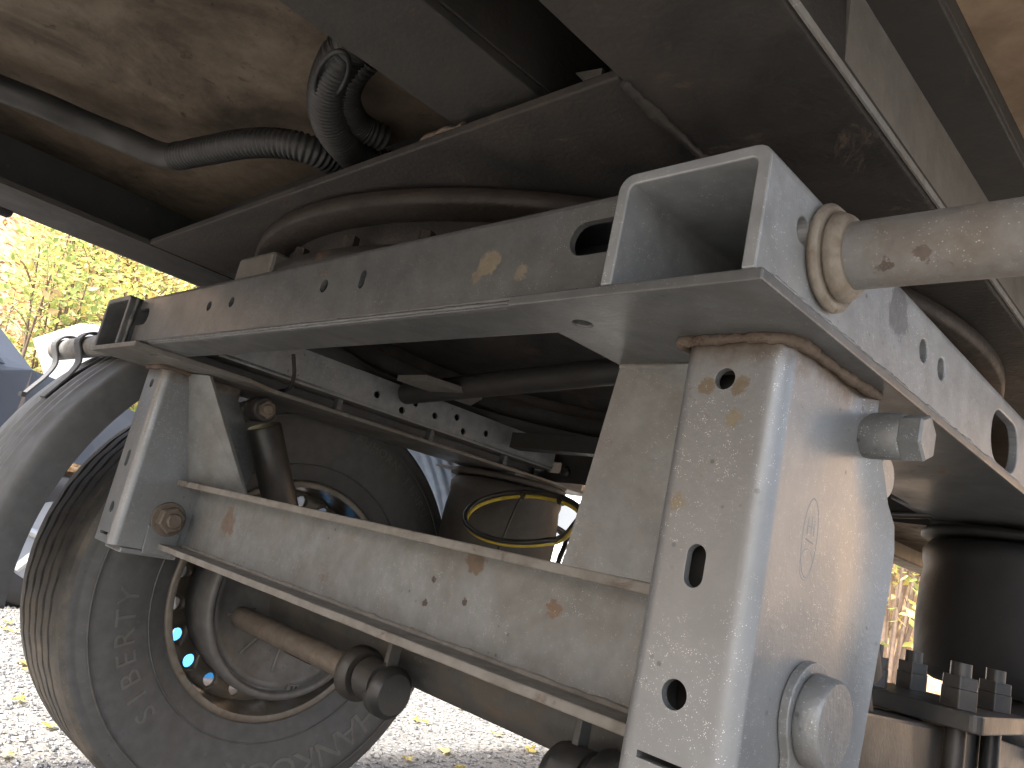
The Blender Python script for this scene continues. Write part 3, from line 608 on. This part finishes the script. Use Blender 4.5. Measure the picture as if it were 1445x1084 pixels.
# trailing arms, air springs, shock absorbers
for s in (-1, 1):
    side = 'under the cross beam end with the open box rail and bare tube' if s > 0 else 'beside the lettered tyre'
    TA = thing('trailing_arm', (s*.65, .66, .60), 'black trailing arm and axle clamp %s' % ('below the smooth near air spring' if s > 0 else 'hidden behind the lettered tyre side of the lower beam'), 'suspension arm')
    P = [(.205, .668), (.36, .648), (.56, .632), (.80, .625), (1.02, .612), (1.28, .60)]
    V = []; 
    for i, (y, z) in enumerate(P):
        hh = (.030, .036, .040, .036, .028, .020)[i]
        V += [(s*.612, y, z-hh), (s*.688, y, z-hh), (s*.688, y, z+hh), (s*.612, y, z+hh)]
    n = len(P); F = [(4*i+a, 4*i+(a+1) % 4, 4*i+4+(a+1) % 4, 4*i+4+a) for i in range(n-1) for a in range(4)]+[(0, 3, 2, 1), (4*n-4, 4*n-3, 4*n-2, 4*n-1)]
    MB().add(V, F).build('arm', 'black', TA, .004)
    MB().cyl((s*.612, .205, .677), (s*.688, .205, .677), .042, seg=32, bev=.004).build('pivot_eye', 'black', TA)
    cp = MB().prism(rounded([(.565, .585, .012), (.735, .585, .012), (.735, .815, .012), (.565, .815, .012)] if s > 0 else [(-.735, .585, .012), (-.565, .585, .012), (-.565, .815, .012), (-.735, .815, .012)], 0), 'z', .6735, .694).build('clamp_plate', 'black', TA, .002)
    MB().prism([(.60, .672), (.80, .672), (.77, .60), (.62, .60)], 'x', *sorted((s*.60, s*.6115))).build('clamp_cheek', 'black', TA)
    for xx in (.600, .700):
        for yy in (.625, .775):
            u = MB().cyl((s*xx, yy, .44), (s*xx, yy, .745), .0115, seg=18); u.build('u_bolt', 'black', TA)
            MB().cyl((s*xx, yy, .6945), (s*xx, yy, .716), .0215, seg=6, smooth=False).cyl((s*xx, yy, .7165), (s*xx, yy, .730), .0205, seg=6, smooth=False).build('u_bolt_nut', 'black', TA, .0015)
    MB().box(*sorted((s*.59, s*.71)), .60, .80, .42, .452).build('lower_clamp', 'black', TA, .004)
    ya = 1.15
    AS = thing('air_spring', (s*.65, ya, .63), 'smooth black rubber air spring near the dented hanger bracket and clamp nuts' if s > 0 else 'black rubber air spring with coiled hoses in front, beyond the lettered tyre', 'air spring')
    c = (s*.65, ya, 0)
    MB().lathe([(.945, 0), (.945, .130), (.940, .154), (.925, .165), (.905, .164), (.895, .161), (.86, .165), (.80, .167), (.74, .164), (.715, .152), (.705, .13), (.705, 0)], c, 'z', 64).build('bellows', 'bellows' if s > 0 else 'bellows_lit_dusty', AS)
    MB().lathe([(.962, 0), (.962, .164), (.957, .170), (.947, .170), (.9455, .15), (.9455, 0)], c, 'z', 56).build('bead_plate', 'bellows' if s > 0 else 'bellows_lit_dusty', AS)
    MB().lathe([(.7045, 0), (.7045, .098), (.66, .105), (.625, .108), (.618, .10), (.618, 0)], c, 'z', 48).build('piston', 'black', AS)
    MB().box(*sorted((s*.52, s*.86)), ya-.11, ya+.11, .9622, .9688).build('mount_plate', 'plate' if s < 0 else 'black', AS, .001)
    MB().box(*sorted((s*.60, s*.70)), ya-.06, ya+.06, .6, .6179).build('foot', 'black', AS)
    SA = thing('shock_absorber', (s*.60, .32, .93), 'black tubular shock absorber %s' % ('beside the lettered tyre' if s < 0 else 'inside the speckled hanger bracket'), 'shock absorber')
    xs = -.555 if s < 0 else .645
    a_ = Vector((xs, .30, .934)); b_ = Vector((xs, .505, .58)); d = (b_-a_).normalized()
    MB().cyl(a_+d*.035, a_+d*.26, .036, seg=32, bev=.004).build('dust_tube', 'black', SA)
    MB().cyl(a_+d*.26, b_-d*.02, .024, seg=28).build('body', 'black', SA)
    e = MB().cyl((xs-.025, a_.y, a_.z), (xs+.025, a_.y, a_.z), .026, seg=28, bev=.003); e.build('eye', 'black', SA)
    MB().cyl((xs-.05 if s > 0 else -.60, a_.y, a_.z), (xs+.04, a_.y, a_.z), .011, seg=18, bev=.002).cyl((xs+.0255, a_.y, a_.z), (xs+.034, a_.y, a_.z), .018, seg=6, smooth=False).build('eye_bolt', 'nut', SA)
    MB().cyl((xs-.025, b_.y, b_.z), (xs+.025, b_.y, b_.z), .026, seg=24, bev=.003).build('eye', 'black', SA)
# coiled air hoses in front of the left air spring
cen = Vector(at(735, 728, 'y', .92)); e1 = (Vector(at(812, 742, 'y', .92))-Vector(at(658, 716, 'y', .92)))*.5; e2 = Vector((.0, .06, .068))
def loop(r, n, off, a0, a1): return [cen+off+e1*math.cos(a)*r+e2*math.sin(a)*r for a in [a0+(a1-a0)*i/n for i in range(n+1)]]
HO = [('hose_k', 'black air hose coiled in front of the far air spring', Vector((0, 0, 0)), 1.0, Vector(at(870, 700, 'y', .75))),
      ('hose_y', 'yellow air hose coiled in front of the far air spring', Vector((0, .004, -.009)), .975, Vector(at(868, 712, 'y', .75)))]
for mt, lb, off, r, end in HO:
    P = loop(r, 60, off, -math.pi*.12, math.pi*1.86)
    P = P+[P[-1].lerp(end, .35)+Vector((0, 0, -.008)), end]; tail = [Vector((.33, .86, end.z+.035)), Vector((.45, .95, .955)), Vector((.535, 1.0, .971))]
    tag(MB().sweep(spline(P[::3]+[P[-1]]+tail, .01), .0066 if mt == 'hose_k' else .0048, 10).build('air_hose', mt), lb, 'hose')
for a, wh in ((1.9, 'beside the hanging grey cable'), (1.2, 'at the back of the coil'), (-.35, 'where the coil ends run off')):
    p = cen+e1*math.cos(a)+e2*math.sin(a)+Vector((0, .003, -.006)); t = (-e1*math.sin(a)+e2*math.cos(a)).normalized()
    tag(MB().cyl(p-t*.005, p+t*.005, .0135, seg=16).build('cable_tie', 'hose_k'), 'black cable tie binding the coiled hoses, '+wh, 'cable tie')
p = cen+e1*math.cos(1.9)+e2*math.sin(1.9)
tag(MB().sweep(spline([p, p+Vector((-.012, -.01, -.05)), p+Vector((-.03, -.02, -.16))], .01), .0028, 8).build('cable', 'conduit'), 'thin grey cable hanging down through the coiled hoses', 'cable')
for i, (a, b) in enumerate((((800, 755), (795, 800)), ((792, 752), (786, 800)))):
    A_, B_ = Vector(at(*a, 'y', 1.3)), Vector(at(*b, 'y', 1.3))
    tag(MB().sweep(spline([A_+Vector((-.05, -.25, .04)), A_, B_, B_+Vector((-.02, 0, -.25))], .015), .008, 8).build('air_hose', 'hose_k'), ('black hose dropping behind the coiled hoses, the outer of two', 'black hose dropping behind the coiled hoses, the inner of two')[i], 'hose')
tag(MB().sweep(spline([at(414, 500, 'x', -.46), at(415, 530, 'x', -.47), at(408, 548, 'x', -.50), at(395, 552, 'x', -.56)], .01), .004, 8).build('brake_line', 'conduit'), 'thin brake line dropping behind the cross beam to the left rail', 'brake line')

# ================================================================== mudguards on the left
def fender(name, a0, a1, label, mat):
    # angles clockwise from up
    F_ = thing(name, (-1.02, WY, WZ), label, 'mudguard')
    pr = [(-.800, .643), (-.800, .690), (-.803, .704), (-.812, .714), (-.83, .718)]
    x = -.90
    while x > -1.16: pr += [(x, .718), (x-.006, .7235), (x-.024, .7235), (x-.030, .718)]; x -= .055
    pr += [(-1.21, .718), (-1.232, .714), (-1.24, .70), (-1.24, .655)]
    prof = pr+[(h+(.004 if h > -1.02 and r < .70 else -.0)-(-.004 if h < -1.02 and r < .70 else 0)*1, r-.004) for h, r in pr[::-1]]
    prof = pr+[((h-.004 if h > -.82 else h+.004 if h < -1.22 else h), (r-.0045 if r > .70 else r)) for h, r in pr[::-1]]+[pr[0]]
    mb = MB().lathe(prof, (0, WY, WZ), 'x', 48, True, rad(a0), rad(a1)); n = len(prof)
    mb.f.append(tuple(range(n-1))); mb.f.append(tuple(range(48*n, 48*n+n-1))[::-1]); mb.sm += [False, False]
    mb.build('shell', mat, F_); return F_
FD = fender('front_mudguard', -97, -44, 'dark grey ribbed plastic mudguard over the front of the lettered tyre', 'fender')
fender('rear_mudguard', 38, 92, 'pale grey ribbed mudguard behind the lettered tyre', 'flap')
for x in (-1.075, -1.275):
    yt, zt = .09, 1.020; P = []
    for a in range(0, 9): P.append((yt+math.cos(rad(20+a*20))*.0305, zt+math.sin(rad(20+a*20))*.0305))
    for th, r in ((-52, .742), (-55, .727), (-58, .724), (-61, .7235)): P.append((WY+r*math.sin(rad(th)), WZ+r*math.cos(rad(th))))
    P3 = spline([(0, a, b) for a, b in P], .008); V = []; Fc = []
    for k, p in enumerate(P3):
        t = (P3[min(k+1, len(P3)-1)]-P3[max(k-1, 0)]).normalized(); nn = Vector((0, -t.z, t.y))*.005
        for xx in (x-.022, x+.022): V += [(xx, p.y, p.z), (xx, p.y-nn.y, p.z-nn.z)]
    n = len(P3); Fc = [q for k in range(n-1) for q in ((4*k, 4*k+2, 4*k+6, 4*k+4), (4*k+1, 4*k+5, 4*k+7, 4*k+3), (4*k, 4*k+4, 4*k+5, 4*k+1), (4*k+2, 4*k+3, 4*k+7, 4*k+6))]+[(0, 1, 3, 2), (4*n-4, 4*n-2, 4*n-1, 4*n-3)]
    MB().add(V, Fc).build('strap', 'fender', FD, .0012)
MB().box(-1.02, -.99, -.035, -.025, .86, .87).build('clip', 'fender', FD)
tag(MB().prism(rounded([(-1.75, .0, .03), (-1.42, .0, .03), (-1.46, .30, .03), (-1.71, .30, .03)], 0), 'y', .78, 1.25).build('plastic_tub', 'bluebin', None, .01), 'bright blue plastic tub standing on the gravel, seen through the rim holes', 'tub')

# ================================================================== vehicles beyond
def car(name, loc, rz, mat, label, kind):
    K = thing(name, loc, label, 'car')
    L, Wd = (4.4, 1.8) if kind != 'van' else (5.2, 1.95)
    hw = Wd/2
    if kind == 'suv': top = [(-2.2, .55), (-2.17, .95), (-2.0, 1.12), (-1.75, 1.55), (-1.45, 1.66), (.1, 1.68), (.45, 1.62), (1.02, 1.12), (1.95, 1.00), (2.15, .86), (2.2, .55)]
    elif kind == 'hatch': top = [(-2.0, .5), (-2.0, .9), (-1.85, 1.05), (-1.55, 1.42), (-1.2, 1.50), (.1, 1.50), (.4, 1.44), (1.0, 1.02), (1.85, .86), (2.05, .72), (2.1, .5)]
    else: top = [(-2.6, .5), (-2.6, 1.85), (-2.5, 1.95), (1.0, 1.95), (1.3, 1.88), (1.75, 1.25), (2.4, 1.02), (2.58, .82), (2.6, .5)]
    bot = [(top[-1][0]-.05, .24), (top[0][0]+.05, .24)]
    wheels = (-1.35, 1.35) if kind != 'van' else (-1.6, 1.65)
    belt = {'suv': 1.08, 'hatch': 1.0, 'van': 1.2}[kind]
    # body: stacked cross outlines with tumblehome above the belt line
    def hwz(z): return hw*(1-.02*max(0, .6-z)) if z <= belt else hw-(z-belt)*.36
    out = top+bot; n = len(out); V = []; 
    for sd in (-1, 1): V += [(x, sd*hwz(z), z) for x, z in out]
    F = [tuple(range(n-1, -1, -1)), tuple(range(n, 2*n))]+[(i, (i+1) % n, (i+1) % n+n, i+n) for i in range(n)]
    body = MB().add(V, F).build('body', mat, None)
    for x in wheels: cut(body, MB().cyl((x, -2, .33), (x, 2, .33), .40, seg=28))
    addbevel(body, .05, 3); loc_attach(body, K)
    for p in body.data.polygons: p.use_smooth = False
    # windows on the sides, windscreen
    gz = {'suv': 1.56, 'hatch': 1.40, 'van': 1.75}[kind]
    for sd in (-1, 1):
        if kind == 'van': panes = [[(.95, belt+.05), (1.62, belt+.05), (1.25, gz), (.95, gz)]]
        else:
            x0, x1 = top[2][0]+.25, top[7][0]-.12
            panes = [[(x0, belt+.03), (-.52, belt+.03), (-.52, gz-.02), (top[3][0]+.22, gz-.04)], [(-.46, belt+.03), (x1, belt+.03), (top[6][0]-.05, gz-.03), (-.46, gz-.01)]]
        for pn in panes:
            MB().slab([(x, sd*(hwz(z)+.003), z) for x, z in (pn if sd < 0 else pn[::-1])], .006).build('side_window', 'glass').parent = K
    i = 6 if kind != 'van' else 4
    (xa, za), (xb, zb) = top[i], top[i+1]
    pts = [(xa+(xb-xa)*.08+.004, -hwz(za)+.10, za+(zb-za)*.08), (xa+(xb-xa)*.08+.004, hwz(za)-.10, za+(zb-za)*.08), (xa+(xb-xa)*.93+.004, hwz(zb)-.10, za+(zb-za)*.93), (xa+(xb-xa)*.93+.004, -hwz(zb)+.10, za+(zb-za)*.93)]
    loc_attach(MB().slab([Vector(p)+Vector((.004, 0, .006)) for p in pts], .006).build('windscreen', 'glass'), K)
    fx = top[-2][0]
    for sd in (-1, 1):
        loc_attach(MB().prism(rounded([(sd*hw*.52, top[-2][1]-.14, .02), (sd*hw*.95, top[-2][1]-.13, .02), (sd*hw*.95, top[-2][1]+.0, .02), (sd*hw*.55, top[-2][1]-.03, .02)] if sd > 0 else [(-hw*.95, top[-2][1]-.13, .02), (-hw*.52, top[-2][1]-.14, .02), (-hw*.55, top[-2][1]-.03, .02), (-hw*.95, top[-2][1], .02)], 0), 'x', fx-.12, fx+.045).build('headlight', 'lamp'), K)
        for x in wheels:
            t = MB().lathe([(-.10, .20), (-.105, .26), (-.095, .315), (-.07, .33), (.07, .33), (.095, .315), (.105, .26), (.10, .20)], (0, 0, 0), 'x', 36); 
            t.v = [(x-b, sd*(hw-.12)+a, c+.331) for a, b, c in t.v]; ob = t.build('wheel', 'trim'); loc_attach(ob, K)
            r = MB().cyl((x, sd*(hw-.03), .331), (x, sd*(hw-.10), .331), .20, seg=28)
            for q in range(5):
                a = q*2*math.pi/5; r.cyl((x, sd*(hw-.022), .331), (x+.19*math.sin(a), sd*(hw-.022), .331+.19*math.cos(a)), .022, seg=8)
            loc_attach(r.build('wheel_rim', 'alloy'), K)
        loc_attach(MB().box(-.06, .07, *sorted((sd*(hw+.002), sd*(hw+.022))), belt-.13, belt-.10).build('door_handle', mat), K)
        mx = top[7][0]-.35 if kind != 'van' else 1.35
        loc_attach(MB().prism(rounded([(mx-.06, belt+.0, .02), (mx+.06, belt, .02), (mx+.06, belt+.13, .03), (mx-.06, belt+.13, .03)], 0), 'y', *sorted((sd*(hw-.01), sd*(hw+.19)))).build('mirror', mat), K)
    loc_attach(MB().box(fx-.05, top[-1][0]+.012, -hw*.5, hw*.5, .5, .64).build('grille', 'trim'), K)
    K.rotation_euler = (0, 0, rz); return K
def loc_attach(o, K): o.parent = K
car('parked_car', (-4.25, -.55, 0), rad(90), 'car_blue', 'slate blue car parked on the gravel beyond the front mudguard', 'suv')
tag(MB().slab([at(u, v, 'x', -5.7) for u, v in ((47, 478), (115, 456), (160, 462), (185, 640), (212, 775), (140, 765))], .03).build('white_board', 'car_white', None, .004), 'blank white board leaning upright beyond the slate blue car', 'board')
car('parked_car', (-4.6, 6.6, 0), rad(15), 'car_white', 'white hatchback seen past the air spring and coiled hoses', 'hatch')

# ================================================================== planting and ground cover
def leaf_cloud(mb, c, n, rx, rz, size, rn):
    for _ in range(n):
        while True:
            d = Vector((rn.uniform(-1, 1), rn.uniform(-1, 1), rn.uniform(-1, 1)))
            if d.length < 1: break
        p = Vector(c)+Vector((d.x*rx, d.y*rx, d.z*rz)); s = size*rn.uniform(.55, 1.35)
        u = Vector((rn.gauss(0, 1), rn.gauss(0, 1), rn.gauss(0, .6))).normalized(); v = u.cross(Vector((rn.gauss(0, .5), rn.gauss(0, .5), 1))).normalized()
        nn = u.cross(v)*s*.18
        V = [p-u*s, p+v*s*.52-u*s*.1, p+u*s, p-v*s*.52-u*s*.1, p+nn]
        mb.add(V, [(0, 1, 4), (1, 2, 4), (2, 3, 4), (3, 0, 4)], True)
def shrub(x, y, h, mat, label, seed, n=900, size=.045):
    rn = random.Random(seed); z0 = max(0, bank_h(x, y))
    S = thing('shrub', (x, y, z0), label, 'shrub', 'autumn shrubs on the bank')
    st = MB(); lf = MB()
    leaf_cloud(lf, (x, y, z0+.30*h), n//5, .42*h, .30*h, size, rn)
    for k in range(7):
        a = rn.uniform(0, 6.28); lean = rn.uniform(.1, .38)*h; top = Vector((x+math.cos(a)*lean, y+math.sin(a)*lean, z0+h*rn.uniform(.75, 1.0)))
        b = Vector((x+math.cos(a)*.06, y+math.sin(a)*.06, z0-.05)); m_ = b.lerp(top, .5)+Vector((rn.uniform(-.1, .1), rn.uniform(-.1, .1), .1))
        P = spline([b, m_, top], .2); r0 = .010+.007*h; N = len(P)
        st.sweep(P, lambda L, q: r0*(1-.85*q/N), 6)
        for j in range(5):
            q = P[int(N*rn.uniform(.35, .95))]; e = q+Vector((rn.uniform(-.4, .4), rn.uniform(-.4, .4), rn.uniform(.05, .45)))*h*.35
            st.sweep([q, q.lerp(e, .5)+Vector((0, 0, .03)), e], lambda L, k_: .006*(1-.3*k_), 5)
            leaf_cloud(lf, e, n//55, .16*h, .13*h, size, rn)
        leaf_cloud(lf, top, n//55, .14*h, .14*h, size, rn); leaf_cloud(lf, m_, n//70, .2*h, .22*h, size, rn)
    st.build('stem', 'bark', S, fix=False); lf.build('foliage', mat, S, fix=False)
LB = {'leaf_y': 'bushy shrub with yellow autumn leaves growing on the bank', 'leaf_g': 'green and yellow leafy shrub growing on the bank', 'leaf_o': 'orange leaved shrub growing on the bank'}
rn = random.Random(3)
spots = []
for i in range(16):      # seen past the left chassis rail
    u, v = rn.uniform(-40, 300), 560; d = rn.uniform(8.6, 14.5)
    p = at(u, v, 'x', -d+1); spots.append((p.x, p.y, rn.uniform(1.7, 3.0), rn.choice(['leaf_y', 'leaf_y', 'leaf_y', 'leaf_g'])))
for i in range(9):       # past the bracket on the right
    p = at(rn.uniform(1225, 1330), 880, 'y', rn.uniform(8.2, 12)); spots.append((p.x, p.y, rn.uniform(2.0, 3.4), rn.choice(['leaf_g', 'leaf_g', 'leaf_y'])))
for i in range(5):       # past the coiled hoses
    p = at(rn.uniform(770, 850), 740, 'y', rn.uniform(8, 11)); spots.append((p.x, p.y, rn.uniform(2.0, 3.2), rn.choice(['leaf_o', 'leaf_o', 'leaf_y'])))
for i in range(12):
    a = rad(rn.uniform(-20, 190)); r = rn.uniform(11, 15); spots.append((-1-r*math.sin(a), -2+r*math.cos(a)/.8, rn.uniform(1.8, 3.4), rn.choice(list(LB))))
for i, (x, y, h, m_) in enumerate(spots): shrub(x, y, h, m_, LB[m_], 100+i, 1500 if i < 16 else 1000, .05 if i < 16 else .065)
# leaf litter on the bank and at its foot
lt = MB(); rn = random.Random(9)
for i in range(14000):
    a = rad(rn.uniform(-20, 160)); r = rn.uniform(6.4, 16) if i % 3 else rn.uniform(5.6, 9); x = -1-r*math.sin(a); y = -2+r*math.cos(a)/.8
    if i % 2:
        q = at(rn.uniform(-60, 330), 560, 'x', -rn.uniform(4.5, 15)); x, y = q.x, q.y+rn.uniform(-.5, .5)
    hz = max(bank_h(x, y), 0)+.02; s = rn.uniform(.03, .075); u = Vector((rn.gauss(0, 1), rn.gauss(0, 1), rn.gauss(0, .45))).normalized(); v = u.cross(Vector((rn.gauss(0, .35), rn.gauss(0, .35), 1))).normalized(); p = Vector((x, y, hz+rn.uniform(0, .05)))
    lt.add([p-u*s, p+v*s*.6, p+u*s, p-v*s*.6, p+Vector((0, 0, s*.3))], [(0, 1, 4), (1, 2, 4), (2, 3, 4), (3, 0, 4)])
tag(lt.build('leaf_litter', 'litter', fix=False), 'brown fallen leaves covering the bank and its foot', 'leaves', kind='stuff')
# gravel stones
gv = MB(); rn = random.Random(21)
OC = [(1, 0, 0), (-1, 0, 0), (0, 1, 0), (0, -1, 0), (0, 0, 1), (0, 0, -1)]; OF = [(0, 2, 4), (2, 1, 4), (1, 3, 4), (3, 0, 4), (2, 0, 5), (1, 2, 5), (3, 1, 5), (0, 3, 5)]
for i in range(26000):
    if i % 2: x, y = rn.uniform(-2.3, .2), rn.uniform(.9, 3.4)
    else: x, y = rn.uniform(-3.6, -.9), rn.uniform(-.2, 1.3)
    s = rn.uniform(.0035, .009)*(1.5 if rn.random() < .06 else 1); a = rn.uniform(0, 6.28); ca, sa = math.cos(a), math.sin(a); k1, k2 = rn.uniform(.7, 1.4), rn.uniform(.4, .75)
    V = []
    for (p, q, r) in OC:
        p, q, r = (p+rn.uniform(-.25, .25))*k1, q+rn.uniform(-.25, .25), (r+rn.uniform(-.25, .25))*k2
        V.append((x+(p*ca-q*sa)*s, y+(p*sa+q*ca)*s, s*.28+r*s))
    gv.add(V, OF)
tag(gv.build('gravel', 'pebble', fix=False), 'loose pale gravel stones strewn over the ground', 'gravel', kind='stuff')
# single fallen leaves
def leafmesh(seed, mat):
    rn = random.Random(seed); V = [(0, 0, .006)]; N = 30
    for i in range(N):
        a = 2*math.pi*i/N; r = .5+.5*abs(math.cos(a*2.5))**1.6; r *= (1.1 if math.cos(a) > .2 else .8)
        V.append((math.cos(a)*r*.05, math.sin(a)*r*.045, .004+.012*rn.random()*r+.008*math.sin(a*2+seed)))
    V += [(-.04, .001, .004), (-.085, .004, .012), (-.085, .001, .012), (-.04, -.001, .004)]
    F = [(0, i+1, (i+1) % N+1) for i in range(N)]+[(N+1, N+2, N+3, N+4)]
    me = MB().add(V, F).mesh('fallen_leaf', False); me.materials.append(MAT[mat]); return me
LM = [leafmesh(1, 'leaf_y'), leafmesh(2, 'leaf_o'), leafmesh(3, 'leaf_y'), leafmesh(4, 'leaf_o')]
rn = random.Random(5); lp = [(622, 1061, 0), (632, 1066, 2), (585, 1020, 1), (600, 1023, 3), (26, 992, 1), (575, 1076, 3), (700, 1040, 1), (745, 1062, 1), (8, 1072, 0), (12, 882, 1), (4, 890, 3), (18, 894, 1), (40, 950, 3), (70, 1030, 1), (30, 940, 3)]
L2 = [(at(u, v, 'z', 0).x, at(u, v, 'z', 0).y, k) for u, v, k in lp]+[(rn.uniform(-4, 0), rn.uniform(0, 4), rn.randrange(4)) for _ in range(14)]
for i, (x, y, k) in enumerate(L2):
    o = bpy.data.objects.new('fallen_leaf', LM[k]); COL.objects.link(o); o.location = (x, y, .010); o.rotation_euler = (rn.uniform(-.15, .15), rn.uniform(-.15, .15), rn.uniform(0, 6.28)); s = rn.uniform(.4, .75); o.scale = (s, s, s)
    tag(o, ('yellow' if k % 2 == 0 else 'orange brown')+' fallen leaf lying on the pale gravel', 'leaf', ('yellow' if k % 2 == 0 else 'orange')+' leaves fallen on the gravel')
